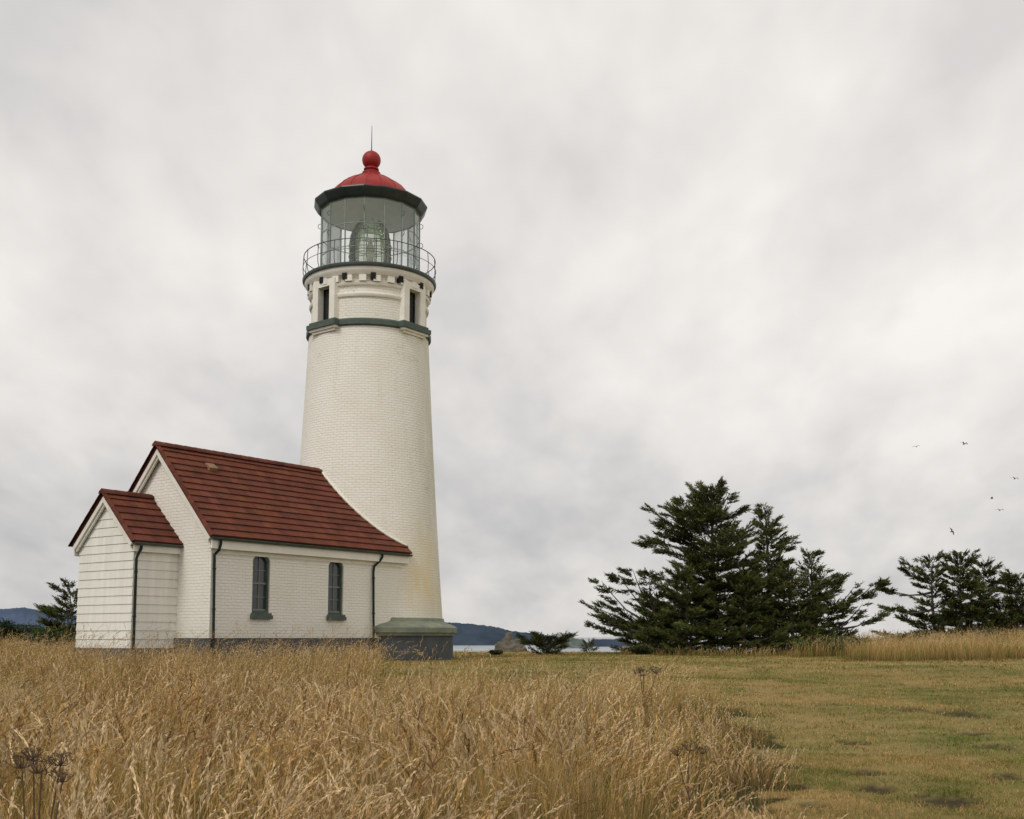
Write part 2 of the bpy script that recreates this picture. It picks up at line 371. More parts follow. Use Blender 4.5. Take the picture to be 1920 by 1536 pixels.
for a in PA:
    mb=MB(); obx(mb,a,1.85,2.21,-.63,.63,11.86,11.939); obx(mb,a,1.85,2.15,-.54,.54,11.78,11.86)
    mb.build('window_corbel',M['white'],LH)
hw=.28
def skp(am,z):
    return 12.2-G0<z<13.36-G0 and any(abs((am-a+PI)%(2*PI)-PI)<math.atan(hw/2.02) for a in PA)
MB().lathe(P([(2.01,12.12),(2.01,12.21),(2.015,12.6),(2.02,13.0),(2.02,13.36),(2.02,13.7)]),180,True,skp).build('watch_room_wall',M['tower'],LH)
for a in PA:
    p=MB()
    for s_ in (-1,1): obx(p,a,1.72,2.15,min(s_*hw,s_*.54),max(s_*hw,s_*.54),12.18,13.36)
    obx(p,a,1.72,2.15,-.54,.54,13.36,13.60)
    pp=p.build('window_surround',M['white'],LH)
    w=MB(); obx(w,a,1.84,1.90,-hw,-hw+.045,12.2,13.355); obx(w,a,1.84,1.90,hw-.045,hw,12.2,13.355); obx(w,a,1.84,1.90,-hw+.045,hw-.045,13.31,13.355)
    obx(w,a,1.84,1.90,-hw+.045,hw-.045,12.2,12.25); obx(w,a,1.85,1.885,-.012,.012,12.25,13.31)
    w.build('window_frame',M['pipe'],pp)
    w=MB(); obx(w,a,1.855,1.87,-hw+.03,hw-.03,12.23,13.33); w.build('window_pane',M['slotpane'],pp)
skc=lambda am,z: any(abs((am-a+PI)%(2*PI)-PI)<math.atan(.5/2.05) for a in PA)
for pr in ([(2.01,12.90),(2.07,12.93),(2.10,12.99),(2.10,13.03),(2.01,13.07)],[(2.02,13.29),(2.10,13.32),(2.13,13.40),(2.03,13.44)]):
    MB().lathe(P(pr),96,True,skc).build('cornice_moulding',M['white'],LH)
mb=MB().lathe(P([(2.02,13.60),(2.17,13.66),(2.22,13.74),(2.27,13.82),(2.27,13.90)]),96)
nd=28
for i in range(nd):
    a=2*PI*(i+.5)/nd; obx(mb,a,1.95,2.17,-.12,.12,13.43,13.64)
mb.build('corbel_band',M['white'],LH)
for i in range(14):
    a=2*PI*i/14+R(3)
    v_=MB(); obx(v_,a,1.98,2.2,-.085,.085,13.50,13.74); v_.build('vent',M['dark'],LH)
MB().lathe(P([(2.0,13.93),(2.27,13.90),(2.33,13.91),(2.35,13.95),(2.35,14.01),(2.31,14.04),(1.6,14.05)]),96).build('gallery_deck',M['iron'],LH)
MB().lathe(P([(1.69,14.06),(1.69,14.10),(.01,14.11)]),48).build('lantern_bounce_floor',M['floor'],LH)  # added pale floor, bounces daylight up to brighten the lantern interior
rl=MB().ring(2.31,14.84,.016,96).build('gallery_railing',M['iron'],LH)
MB().ring(2.33,14.48,.010,96).build('middle_rail',M['iron'],rl)
for i in range(20):
    a=2*PI*i/20+R(5); q=[]
    for r_,z_ in ((2.27,14.01),(2.325,14.2),(2.335,14.42),(2.325,14.65),(2.31,14.84)): q.append((r_*math.sin(a),-r_*math.cos(a),z_-G0))
    MB().tube(q,.013,6).build('railing_post',M['iron'],rl)
NL=16; LR=1.75; rot=R(-7)
fr=MB().ring(LR,14.12,.05,NL,4,rot).ring(LR,14.80,.016,NL,4,rot).ring(LR,15.62,.016,NL,4,rot).ring(LR,16.5,.035,NL,4,rot)
for i in range(NL):
    a=2*PI*i/NL+rot; obx(fr,a,LR-.035,LR+.02,-.013,.013,14.04,16.52)
fr=fr.build('lantern_frame',M['mullion'],LH)
for i in range(0,NL,2):
    a=2*PI*i/NL+rot
    for zz in (15.4,16.1):
        c_=[((LR+.03+.09*math.sin(t))*math.sin(a),-(LR+.03+.09*math.sin(t))*math.cos(a),zz-G0+.09*math.cos(t)) for t in np.linspace(0,PI,7)]
        MB().tube(c_,.011,5).build('grab_handle',M['iron'],fr)
for i in range(NL):
    a0=2*PI*i/NL+rot+.012; a1=2*PI*(i+1)/NL+rot-.012; Lr=LR-.004
    vs=[(Lr*math.sin(a),-Lr*math.cos(a),z-G0) for a,z in ((a0,14.16),(a1,14.16),(a1,16.48),(a0,16.48))]
    MB().add(vs,[(0,1,2,3)]).build('glass_pane',M['glass'],LH)
prof=[];segs=16
for k in range(segs):
    t0=k/segs; z0=14.55+1.75*t0; z1=14.55+1.75*(k+1)/segs
    def lr_(t): return .66 if t<.45 else .66*math.sqrt(max(.06,1-((t-.45)/.6)**2))
    prof+=[(lr_(t0)-.02,z0),(lr_(t0)+.07,z0+.02),(lr_((k+1)/segs)-.01,z1-.012)]
LN=MB().lathe(P(prof),32,False).build('fresnel_lens',M['lens'],LH)
mb=MB()
for k in range(8):
    a=2*PI*k/8+.2; q=[]
    for j in range(9):
        t=j/8; rr=(.74 if t<.45 else .74*math.sqrt(max(.07,1-((t-.45)/.6)**2))); q.append((rr*math.sin(a),-rr*math.cos(a),14.55+1.76*t-G0))
    mb.tube(q,.018,5)
for z_,r_ in ((14.56,.75),(14.95,.75),(15.35,.75),(15.8,.66)): mb.ring(r_,z_,.018,32)
mb.build('lens_frame',M['brass'],LN)
MB().lathe(P([(.5,14.11),(.45,14.3),(.72,14.48),(.72,14.56),(.3,14.57)]),24).build('lens_pedestal',M['iron'],LN)
MB().lathe(P([(.09,14.57),(.12,15.0),(.14,15.3),(.05,15.6)]),12).build('lamp',M['white'],LN)
RF=MB().lathe(P([(1.72,16.49),(1.82,16.50),(1.88,16.56),(1.99,16.74),(2.02,16.80),(2.01,16.84),(1.9,16.88),(1.6,16.94),(1.3,17.0)]),NL,False,rot=rot).build('lantern_roof',M['black'],LH)
MB().lathe(P([(1.72,16.50),(1.60,16.70),(1.35,16.95),(.9,17.2),(.35,17.4),(.01,17.42)]),NL,True,rot=rot).build('ceiling',M['ceil'],RF)
dp=[(1.50,16.92),(1.46,17.08),(1.36,17.26),(1.20,17.44),(.98,17.61),(.74,17.76),(.52,17.87),(.36,17.96),(.30,18.04)]
MB().lathe(P(dp),NL*2,True,rot=rot).build('dome',M['red'],RF)
for i in range(NL):
    a=2*PI*i/NL+rot
    MB().tube([(r_*math.sin(a),-r_*math.cos(a),z_+.008-G0) for r_,z_ in dp],.014,5).build('dome_rib',M['red'],RF)
bp=[(.32,17.98),(.33,18.08),(.25,18.12),(.22,18.17),(.27,18.19),(.27,18.23),(.2,18.27)]
bp+=[(.335*math.cos(t),18.56+.335*math.sin(t)) for t in np.linspace(-.95,1.5,14)]
MB().lathe(P(bp),32).build('ventilator_ball',M['red'],RF)
MB().tube([(0,0,18.86-G0),(0,0,19.0-G0),(0,0,19.85-G0)],[.03,.016,.008],6).build('lightning_rod',M['dark'],RF)
# ---------------- workroom house ----------------
HA=R(54); C0=Vector((-8.15,30.3,G0))
HS=empty('house',C0,HA,label='low white brick workroom with red tiled gable roof joined to the tower',cat='house')
WD=4.54; MY=WD/2; FT=.73; WT=3.45; XE=8.1
def arcz(k,n,zs,zc): return zs+(zc-zs)*math.sin(PI*k/n)**.75
def wall_panel(mb,wins,x0,x1,z0,z1,depth=.17):
    xsb=[x0]+[q for w in wins for q in (w[0],w[1])]+[x1]
    for i in range(0,len(xsb),2): mb.add([(xsb[i],0,z0),(xsb[i+1],0,z0),(xsb[i+1],0,z1),(xsb[i],0,z1)],[(0,1,2,3)])
    for a,b_,zb,zs,zc in wins:
        mb.add([(a,0,z0),(b_,0,z0),(b_,0,zb),(a,0,zb)],[(0,1,2,3)])
        n=12; arc=[(a+(b_-a)*k/n, arcz(k,n,zs,zc)) for k in range(n+1)]
        for k in range(n):
            (xa,za),(xb,zb2)=arc[k],arc[k+1]
            mb.add([(xa,0,za),(xb,0,zb2),(xb,0,z1),(xa,0,z1)],[(0,1,2,3)])
            mb.add([(xa,0,za),(xa,depth,za),(xb,depth,zb2),(xb,0,zb2)],[(0,1,2,3)])
        mb.add([(a,0,zb),(a,depth,zb),(a,depth,zs),(a,0,zs)],[(0,1,2,3)])
        mb.add([(b_,0,zb),(b_,0,zs),(b_,depth,zs),(b_,depth,zb)],[(0,1,2,3)])
        mb.add([(a,0,zb),(b_,0,zb),(b_,depth,zb),(a,depth,zb)],[(0,1,2,3)])
wins=[(1.46,2.10,1.43,2.92,3.11),(4.42,5.06,1.43,2.92,3.11)]
ER=6.23
wl=MB(); wall_panel(wl,wins,0,XE,FT,WT)
zr=ER-.28
wl.add([(0,0,FT),(0,WD,FT),(0,WD,WT),(0,MY,zr),(0,0,WT)],[(0,4,3,2,1)])
wl.add([(0,WD,FT),(XE,WD,FT),(XE,WD,WT),(0,WD,WT)],[(0,3,2,1)])
wl.add([(XE,0,FT),(XE,WD,FT),(XE,WD,WT),(XE,0,WT)],[(0,1,2,3)])
wl.build('brick_wall',M['wall'],HS)
MB().box(-.07,XE-1.5,-.07,WD+.07,-.45,FT).build('foundation',M['found'],HS)
for a,b_,zb,zs,zc in wins:
    n=12; w=b_-a; cx=(a+b_)/2
    outl=[(a,zb)]+[(a+w*k/n, arcz(k,n,zs,zc)) for k in range(n+1)]+[(b_,zb)]
    cz=(zb+zc)/2; t=.065
    inn=[(cx+(x-cx)*(1-2*t/w), cz+(z-cz)*(1-2*t/(zc-zb))) for x,z in outl]
    m_=len(outl); vs=[(x,.05,z) for x,z in outl]+[(x,.05,z) for x,z in inn]+[(x,.15,z) for x,z in inn]
    fs=[]
    for k in range(m_):
        j=(k+1)%m_; fs.append((k,m_+k,m_+j,j)); fs.append((m_+k,2*m_+k,2*m_+j,m_+j))
    wf=MB().add(vs,fs).build('window',M['green'],HS)
    mb=MB(); zi0,zi1=zb+t,zc-t; mid=(zi0+zi1)/2; x0,x1=a+t,b_-t
    mb.box(x0,x1,.09,.14,mid-.025,mid+.025)
    mb.box(cx-.012,cx+.012,.10,.135,zi0,mid-.025).box(cx-.012,cx+.012,.10,.135,mid+.025,zi1-.0)
    for zq in ((zi0+mid)/2,(zi1+mid)/2-.02):
        mb.box(x0,cx-.012,.10,.135,zq-.01,zq+.01).box(cx+.012,x1,.10,.135,zq-.01,zq+.01)
    mb.box(x0,cx-.012,.09,.14,zi0,zi0+.05).box(cx+.012,x1,.09,.14,zi0,zi0+.05)
    mb.build('sash',M['sash'],wf)
    pn=[(cx+(x-cx)*1.03,.125,z) for x,z in inn]
    MB().add(pn,[tuple(range(len(pn)))]).build('window_pane',M['pane'],wf)
    MB().box(a-.06,b_+.06,-.10,.12,zb-.17,zb-.06).box(a-.04,b_+.04,-.07,.14,zb-.06,zb+.0).build('window_sill',M['green'],wf)
def tiled(name,x0,x1,ym,ze,yo,apex,nc,parent,tw=.33,seed=0):
    rnd=random.Random(seed); mb=MB(); L=math.hypot(yo,apex-ze)
    for sgn in (-1,1):
        d=Vector((0,sgn*yo/L,-(apex-ze)/L)); nrm=Vector((0,sgn*(apex-ze)/L,yo/L))
        o0=Vector((0,ym,apex))-nrm*.10
        a=o0+Vector((x0,0,0)); b_=o0+Vector((x1,0,0)); dn_=d*(L-.03)
        mb.add([a,b_,b_+dn_,a+dn_,a+nrm*.06,b_+nrm*.06,b_+dn_+nrm*.06,a+dn_+nrm*.06],[(0,1,2,3),(4,7,6,5),(3,2,6,7),(0,3,7,4),(1,5,6,2)],col=(.5,.5,.5))
        for k in range(nc):
            s0=L*k/nc-.03; s1=L*(k+1)/nc+.012
            off=(k%2)*tw/2
            xx=[x0]; q=x0+tw-off
            while q<x1-.05: xx.append(q); q+=tw
            xx.append(x1)
            row=rnd.uniform(.96,1.04)
            for i in range(len(xx)-1):
                a0,a1=xx[i]+.003,xx[i+1]-.003; h=rnd.uniform(-.001,.001)
                v=rnd.uniform(.86,1.14)*row; col=(v,v*rnd.uniform(.93,1.12),v*rnd.uniform(.9,1.14))
                base=Vector((0,ym,apex))
                def pt(xx_,s_,n_): return base+Vector((xx_,0,0))+d*s_+nrm*n_
                vs=[pt(a0,s0,-.045),pt(a1,s0,-.045),pt(a0,s1,-.03),pt(a1,s1,-.03),pt(a0,s0,-.012),pt(a1,s0,-.012),pt(a0,s1,.032+h),pt(a1,s1,.032+h)]
                mb.hexa(vs,col)
    return mb.build(name,M['tile'],parent)
def caps(pts_fn,L,wid,hgt,mb,rnd,seg=.33):
    n=int(L/seg); 
    for i in range(n):
        s0=L*i/n; s1=L*(i+1)/n+.03
        A=pts_fn(s0); B=pts_fn(s1)
        prof=[(-wid,-hgt*.8),(-wid*.75,hgt*.1),(0,hgt),(wid*.75,hgt*.1),(wid,-hgt*.8)]
        v=rnd.uniform(.7,1.05)
        vs=[]
        for (o,u,sd_),k in ((A,1.),(B,1.12)):
            for a_,b_ in prof: vs.append(o+sd_*a_*k+u*(b_*k))
        mb.add(vs,[(j,j+5,j+6,j+1) for j in range(4)]+[(0,1,2,3,4),(9,8,7,6,5)],col=(v,v,v))
YO=MY+.25; EZ=3.49
RO=tiled('roof',-.2,7.95,MY,EZ,YO,ER,14,HS,seed=3)
rnd=random.Random(5)
def ridge_caps(x0,x1,ym,apex,parent):
    mb=MB(); caps(lambda s:(Vector((x1-s,ym,apex-.0)),Vector((0,0,1)),Vector((0,1,0))),x1-x0,.13,.07,mb,rnd); mb.build('ridge_tile',M['tile'],parent)
ridge_caps(-.24,6.6,MY,ER+.0,RO)
def rake(x,ym,apex,ze,yo,parent,white_parent):
    L=math.hypot(yo,apex-ze)
    for sgn in (-1,1):
        mb=MB(); wb=MB()
        d=Vector((0,sgn*yo/L,-(apex-ze)/L)); nrm=Vector((0,sgn*(apex-ze)/L,yo/L))
        caps(lambda s:(Vector((x+.0,ym,apex))+d*(s)+nrm*.015,nrm,Vector((1,0,0))),L,.07,.04,mb,rnd,.3)
        for (t0,t1,xa,xb) in ((0.,.12,0,.05),(.12,.18,.05,.11)):
            vs=[]
            for n_ in (t1,t0):
                for s_ in (0.,L-.02):
                    for xq in (xa,xb):
                        p=Vector((x+.005+xq,ym,apex))+d*s_-nrm*(.095+n_)
                        if s_==0: 
                            sh=(p.y-ym)/d.y; p=p-d*sh
                        vs.append(p)
            wb.hexa(vs)
        mb.build('rake_tile',M['tile'],parent); wb.build('barge_board',M['white'],white_parent)
rake(-.2,MY,ER,EZ,YO,RO,HS)
MB().box(-.12,7.9,-.17,-.13,3.14,3.40).box(-.12,7.9,-.13,.02,3.16,3.22).box(-.02,7.85,-.03,-.002,3.02,3.16).build('fascia',M['white'],HS)
MB().box(-.12,7.9,WD+.13,WD+.17,3.14,3.40).build('fascia',M['white'],HS)
def gutter(x0,x1,y,z,parent):
    mb=MB(); pr=[(.055*math.cos(t),.06*math.sin(t)) for t in np.linspace(PI,2*PI,8)]
    vs=[(x,y+a,z+b_) for x in (x0,x1) for a,b_ in pr]; fs=[(k,k+1,k+9,k+8) for k in range(7)]+[tuple(range(8)),tuple(reversed(range(8,16)))]
    mb.add(vs,fs,True); mb.tube([(x0,y-.055,z),(x1,y-.055,z)],.01,5)
    return mb.build('gutter',M['green'],parent)
gutter(-.2,7.95,-.235,3.43,HS)
def spout(pts,parent,brs):
    mb=MB().tube(pts,.038,8)
    for (x,y,z) in brs: mb.tube([(x,y,z-.02),(x,y,z+.02)],.05,8)
    mb.build('downspout',M['pipe'],parent)
spout([(.12,-.235,3.37),(.12,-.235,3.28),(.12,-.16,3.1),(.06,-.06,2.98),(.06,-.06,2.8),(.06,-.10,.85),(.06,-.12,.1)],HS,[(.06,-.07,2.6),(.06,-.09,1.5)])
spout([(6.55,-.235,3.37),(6.55,-.235,3.28),(6.5,-.16,3.15),(6.36,-.06,2.98),(6.33,-.06,2.8),(6.33,-.10,.85),(6.33,-.12,.1)],HS,[(6.33,-.07,2.6),(6.33,-.09,1.5)])
mb=MB(); L=math.hypot(YO,ER-EZ); d=Vector((0,-YO/L,-(ER-EZ)/L)); nr=Vector((0,-(ER-EZ)/L,YO/L)); o=Vector((1.15,MY,ER))+d*.62
mb.hexa([o+Vector((0,0,0)),o+Vector((.3,0,0)),o+d*.3,o+d*.3+Vector((.3,0,0)),o+nr*.06,o+nr*.06+Vector((.3,0,0)),o+d*.27+nr*.12,o+d*.27+nr*.12+Vector((.3,0,0))]); mb.build('roof_vent',M['tan'],RO)
TL=Vector((TX-C0.x,TY-C0.y)); tx=TL.x*math.cos(HA)+TL.y*math.sin(HA); ty=-TL.x*math.sin(HA)+TL.y*math.cos(HA)
q=[]
for k in range(40):
    y=MY+.0-(MY+.12)*k/39; z=ER-(MY-y)*(ER-EZ)/YO; r_=rad(z+G0)+.01; dd_=r_*r_-(y-ty)**2
    if dd_<=0.02: break
    x=tx-math.sqrt(dd_)
    if x>7.93: break
    q.append((x-.01,y,z+.05))
MB().tube(q,.035,6).build('flashing',M['white'],RO)
EX0,EY0,EY1=-1.42,1.43,3.94; EM=(EY0+EY1)/2; EA=4.75; EE=3.32; EYO=(EY1-EY0)/2+.2
PO=MB(); ex_slope=(EA-EE)/EYO
zb=.46; rowh=.235
def span(zz):
    lim=(EA-.20-zz)/ex_slope
    return max(EY0,EM-lim),min(EY1,EM+lim)
z=zb
while z<4.6:
    z1=z+rowh-.006; zt_=min(z1,4.53)
    if zt_>z+.03:
        a0,b0=span(z); a1,b1=span(zt_)
        if b1>a1:
            PO.hexa([(EX0-.024,a0,z),(EX0+.03,a0,z),(EX0-.024,b0,z),(EX0+.03,b0,z),(EX0-.006,a1,zt_),(EX0+.03,a1,zt_),(EX0-.006,b1,zt_),(EX0+.03,b1,zt_)])
    if z1<3.45:
        for (yy,sg) in ((EY0,-1),(EY1,1)):
            o_=yy+sg*.024; o2=yy+sg*.006; i_=yy-sg*.03
            PO.hexa([(EX0+.031,o_,z),(-.002,o_,z),(EX0+.031,i_,z),(-.002,i_,z),(EX0+.031,o2,z1),(-.002,o2,z1),(EX0+.031,i_,z1),(-.002,i_,z1)])
    z+=rowh
PO=PO.build('porch_siding',M['siding'],HS)
core=MB(); core.add([(EX0+.012,EY0+.012,zb-.1),(EX0+.012,EY1-.012,zb-.1),(EX0+.012,EY1-.012,3.3),(EX0+.012,EM,4.5),(EX0+.012,EY0+.012,3.3),(0,EY0+.012,zb-.1),(0,EY1-.012,zb-.1),(0,EY1-.012,3.3),(0,EM,4.5),(0,EY0+.012,3.3)],[(0,4,3,2,1),(0,5,9,4),(1,2,7,6),(4,9,8,3),(3,8,7,2)])
core.build('backing_board',M['siding'],PO)
MB().box(EX0-.05,-.07,EY0-.05,EY1+.05,-.4,zb-.01).build('porch_footing',M['found'],HS)
PR=tiled('porch_roof',EX0-.17,-.003,EM,EE,EYO,EA,7,HS,seed=9)
ridge_caps(EX0-.2,-.0,EM,EA,PR)
rake(EX0-.17,EM,EA,EE,EYO,PR,HS)
MB().box(EX0-.1,-.003,EY0-.13,EY0-.1,3.04,3.22).box(EX0-.1,-.003,EY0-.1,EY0,3.05,3.08).build('porch_fascia',M['white'],HS)
MB().box(EX0-.1,-.003,EY1+.1,EY1+.13,3.02,3.22).build('porch_fascia',M['white'],HS)
gutter(EX0-.15,-.01,EY0-.195,3.27,HS)
spout([(EX0+.08,EY0-.195,3.2),(EX0+.08,EY0-.195,3.12),(EX0+.05,EY0-.12,2.98),(EX0+.02,EY0-.08,2.86),(EX0+.02,EY0-.08,.05)],HS,[(EX0+.02,EY0-.08,2.5),(EX0+.02,EY0-.08,1.3)])
# ---------------- grass ----------------
def in_building(x,y,mrg=.05):
    dx,dy=x-C0.x,y-C0.y; lx=dx*math.cos(HA)+dy*math.sin(HA); ly=-dx*math.sin(HA)+dy*math.cos(HA)
    a=(lx>-.1-mrg)&(lx<8.2)&(ly>-.1-mrg)&(ly<WD+.1); b_=(lx>EX0-.1-mrg)&(lx<.2)&(ly>EY0-.1)&(ly<EY1+.1)
    return a|b_|(np.hypot(x-TX,y-TY)<3.08)
def blades(base,h,lean,w,col,Sg,pw=.7,tipcol=None,bend=2.):
    n=len(base); t=np.linspace(0,1,Sg+1)
    th=RNG.uniform(0,PI,n); side=np.stack([np.cos(th),np.sin(th),0*th],-1)
    lm=np.hypot(lean[:,0],lean[:,1])
    c=np.zeros((n,Sg+1,3)); 
    c[...,0]=base[:,None,0]+(lean[:,0]*h)[:,None]*t**bend; c[...,1]=base[:,None,1]+(lean[:,1]*h)[:,None]*t**bend
    c[...,2]=base[:,None,2]+h[:,None]*(t-.42*(lm[:,None]**1.3)*t**(bend+.2))
    hw_=w[:,None]*np.clip(1-t,0,1)**pw*.5; hw_[:,-1]=w*.04
    v=np.stack([c-side[:,None,:]*hw_[...,None],c+side[:,None,:]*hw_[...,None]],2)
    o=(np.arange(n)*(Sg+1)*2)[:,None,None]; s_=(np.arange(Sg)*2)[None,:,None]
    f=(o+s_+np.array([0,1,3,2])[None,None,:]).reshape(-1,4)
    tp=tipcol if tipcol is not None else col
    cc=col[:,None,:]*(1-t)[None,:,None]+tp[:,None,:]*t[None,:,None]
    cc=np.repeat(cc[:,:,None,:],2,2)
    return v.reshape(-1,3),f,cc.reshape(-1,3),c
def heads(c,ln,m_,sl,sw,col,dr,spread=.10,jit=.003):
    n=len(c)
    tip=c[:,-1]; tg=c[:,-1]-c[:,-2]; tg/=np.linalg.norm(tg,axis=1)[:,None]+1e-9
    u=np.linspace(0,1,m_)[None,:]*np.ones((n,1))
    droop=np.concatenate([dr,-.34*np.ones((n,1))],1)
    p=tip[:,None,:]+tg[:,None,:]*(ln[:,None]*(u-.35))[...,None]+droop[:,None,:]*(ln[:,None]*.42*u**2)[...,None]
    p=p+RNG.normal(0,jit,(n,m_,3))
    d=tg[:,None,:]*.9+droop[:,None,:]*u[...,None]*.9+RNG.normal(0,spread,(n,m_,3)); d/=np.linalg.norm(d,axis=2)[...,None]
    sd_=np.cross(d,RNG.normal(0,1,(n,m_,3))); sd_/=np.linalg.norm(sd_,axis=2)[...,None]+1e-9
    L_=(sl*(1-.5*np.abs(u-.35)))[...,None]*np.ones((n,m_,1)); wd=(sw)[:,None,None]*np.ones((n,m_,1))
    v=np.stack([p,p+d*L_*.5+sd_*wd*.5,p+d*L_,p+d*L_*.5-sd_*wd*.5],2)
    f=np.arange(n*m_*4).reshape(-1,4)
    cc=np.repeat((col[:,None,:]*RNG.uniform(.75,1.2,(n,m_,1)))[:,:,None,:],4,2)
    return v.reshape(-1,3),f,cc.reshape(-1,3)
def gather(name,parts,mat,label,cat):
    vs=[];fs=[];cs=[];o=0
    for v,f,c in parts: vs.append(v);fs.append(f+o);cs.append(c);o+=len(v)
    ob=npmesh(name,np.concatenate(vs),np.concatenate(fs),mat,np.clip(np.concatenate(cs),0,1)); return tag(ob,label,cat,kind='stuff')
def sample(n,y0,y1,xl,xr):
    y=np.sqrt(RNG.uniform(y0*y0,y1*y1,n)); x=RNG.uniform(xl,xr,n)*y; return x,y
straw=np.array([.48,.312,.122]); pale=np.array([.76,.58,.345]); green=np.array([.125,.148,.028]); brown=np.array([.18,.103,.045])
parts=[]
def tall(nt_,y0,y1,nleaf,nstem,Sg,wmul,h0=.5,h1=.86,hm=1.,xl=-.50,xr=.40,mask=tallmask,tr=.10,hn=18,hl=(.11,.22)):
    """tufts sharing lean, height and hue, each with leaves and seeding stems"""
    x,y=sample(nt_,y0,y1,xl,xr); clump=nz(x,y,.55,20); big=nz(x,y,2.6,21)
    keep=mask(x,y)&(RNG.uniform(-1.2,1.0,nt_)<clump+.64); x,y,clump,big=x[keep],y[keep],clump[keep],big[keep]; T=len(x)
    e=np.clip((rightedge(y)+.3*nz(x,y,.5,27)-x)/1.6,.22,1) if mask is tallmask else np.ones(T)
    tl=np.stack([.08+.20*nz(x,y,1.1,22)+RNG.normal(0,.18,T),.0+.15*nz(x,y,.9,23)+RNG.normal(0,.16,T)],-1)
    th=(1+.15*clump+.12*big+RNG.normal(0,.10,T))*e*hm; hue=RNG.uniform(0,1,T)+.28*big
    gr=RNG.uniform(0,1,T)+.35*nz(x,y,1.7,25)-.10*sstep((x+1)/2.5)
    for kind,cnt in (('leaf',nleaf),('stem',nstem)):
        n=int(T*cnt); ti=RNG.integers(0,T,n); bx=x[ti]+RNG.normal(0,tr,n); by=y[ti]+RNG.normal(0,tr,n)
        ok=~in_building(bx,by); ti,bx,by=ti[ok],bx[ok],by[ok]; n=len(ti)
        base=np.stack([bx,by,gz(bx,by)-.02],-1)
        if kind=='leaf':
            h=RNG.uniform(.22,.72,n)*th[ti]*(h1/.86); lean=tl[ti]*.8+RNG.normal(0,.20,(n,2)); w=RNG.uniform(.0028,.0056,n)*wmul
            isg=(RNG.uniform(0,1,n)<np.where(gr[ti]<.46,.78,.15))[:,None]; isb=(RNG.uniform(0,1,n)+.4*hue[ti]<.66)[:,None]
            col=np.where(isg,green*.9,np.where(isb,brown*.75,straw*.45))*RNG.uniform(.5,1.15,(n,1))
            tip=np.where(isg,green*1.7+straw*.10,np.where(isb,brown*1.7,straw*1.05))*RNG.uniform(.7,1.2,(n,1))
            v,f,c,_=blades(base,h,lean,w,col,Sg,.7,tip); parts.append((v,f,c))
        else:
            h=RNG.uniform(h0,h1,n)*th[ti]; lean=tl[ti]*.75+RNG.normal(0,.09,(n,2)); w=np.full(n,.0028)*wmul
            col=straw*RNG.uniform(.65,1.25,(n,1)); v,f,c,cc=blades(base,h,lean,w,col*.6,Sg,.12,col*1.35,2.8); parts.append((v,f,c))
            hc=hue[ti]+RNG.normal(0,.14,n)
            hcol=np.where((hc<.56)[:,None],pale,np.where((hc<.85)[:,None],straw*1.3,brown*1.8))*RNG.uniform(.65,1.08,(n,1))
            has=RNG.uniform(0,1,n)<.72; cc=cc[has]; hcol=hcol[has]; k=len(cc)
            ln=RNG.uniform(hl[0],hl[1],k); dr=tl[ti][has]*1.1+RNG.normal(0,.2,(k,2))
            parts.append(heads(cc,ln,hn,.034*(1+.25*(wmul-1)),RNG.uniform(.0046,.0078,k)*(1+.5*(wmul-1)),hcol,dr))
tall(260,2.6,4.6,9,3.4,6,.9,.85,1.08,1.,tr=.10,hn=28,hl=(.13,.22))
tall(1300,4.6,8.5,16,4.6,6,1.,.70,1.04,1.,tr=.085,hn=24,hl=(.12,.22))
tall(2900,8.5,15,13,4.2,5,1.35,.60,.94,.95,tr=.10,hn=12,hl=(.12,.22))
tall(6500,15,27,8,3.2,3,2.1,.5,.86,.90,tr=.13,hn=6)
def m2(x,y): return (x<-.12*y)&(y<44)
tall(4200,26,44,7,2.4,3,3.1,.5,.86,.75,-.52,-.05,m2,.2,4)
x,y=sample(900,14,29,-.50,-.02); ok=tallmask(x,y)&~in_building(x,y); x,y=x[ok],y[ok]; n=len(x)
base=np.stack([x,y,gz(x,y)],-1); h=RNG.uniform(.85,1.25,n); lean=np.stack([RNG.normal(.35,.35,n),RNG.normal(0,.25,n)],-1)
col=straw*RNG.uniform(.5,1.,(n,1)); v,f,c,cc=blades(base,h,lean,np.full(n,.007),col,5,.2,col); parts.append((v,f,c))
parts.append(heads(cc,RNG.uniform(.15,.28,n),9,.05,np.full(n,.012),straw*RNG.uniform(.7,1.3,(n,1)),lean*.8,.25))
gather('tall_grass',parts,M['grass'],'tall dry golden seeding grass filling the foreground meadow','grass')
parts=[]
def m3(x,y): return ((y>42+2.2*nz(x,y,4,30))&(x>.268*y+.9*nz(x,y,3,31)))|((y>35+1.5*nz(x,y,3,32))&(x>.30*y+.8*nz(x,y,2.2,33)))
def m4(x,y): return (y>46+1.5*nz(x,y,4,30))&(x>.10*y)&(x<.28*y)&(nz(x,y,1.8,36)>-.25)
tall(5200,34,62,7,2.6,3,3.4,.5,.86,.95,.2,.50,m3,.22,4)
tall(3000,44,56,6,1.4,3,3.4,.5,.86,.42,.05,.30,m4,.22,4)
gather('far_grass',parts,M['grass'],'band of tall straw grass in front of the spruces at right','grass')
parts=[]
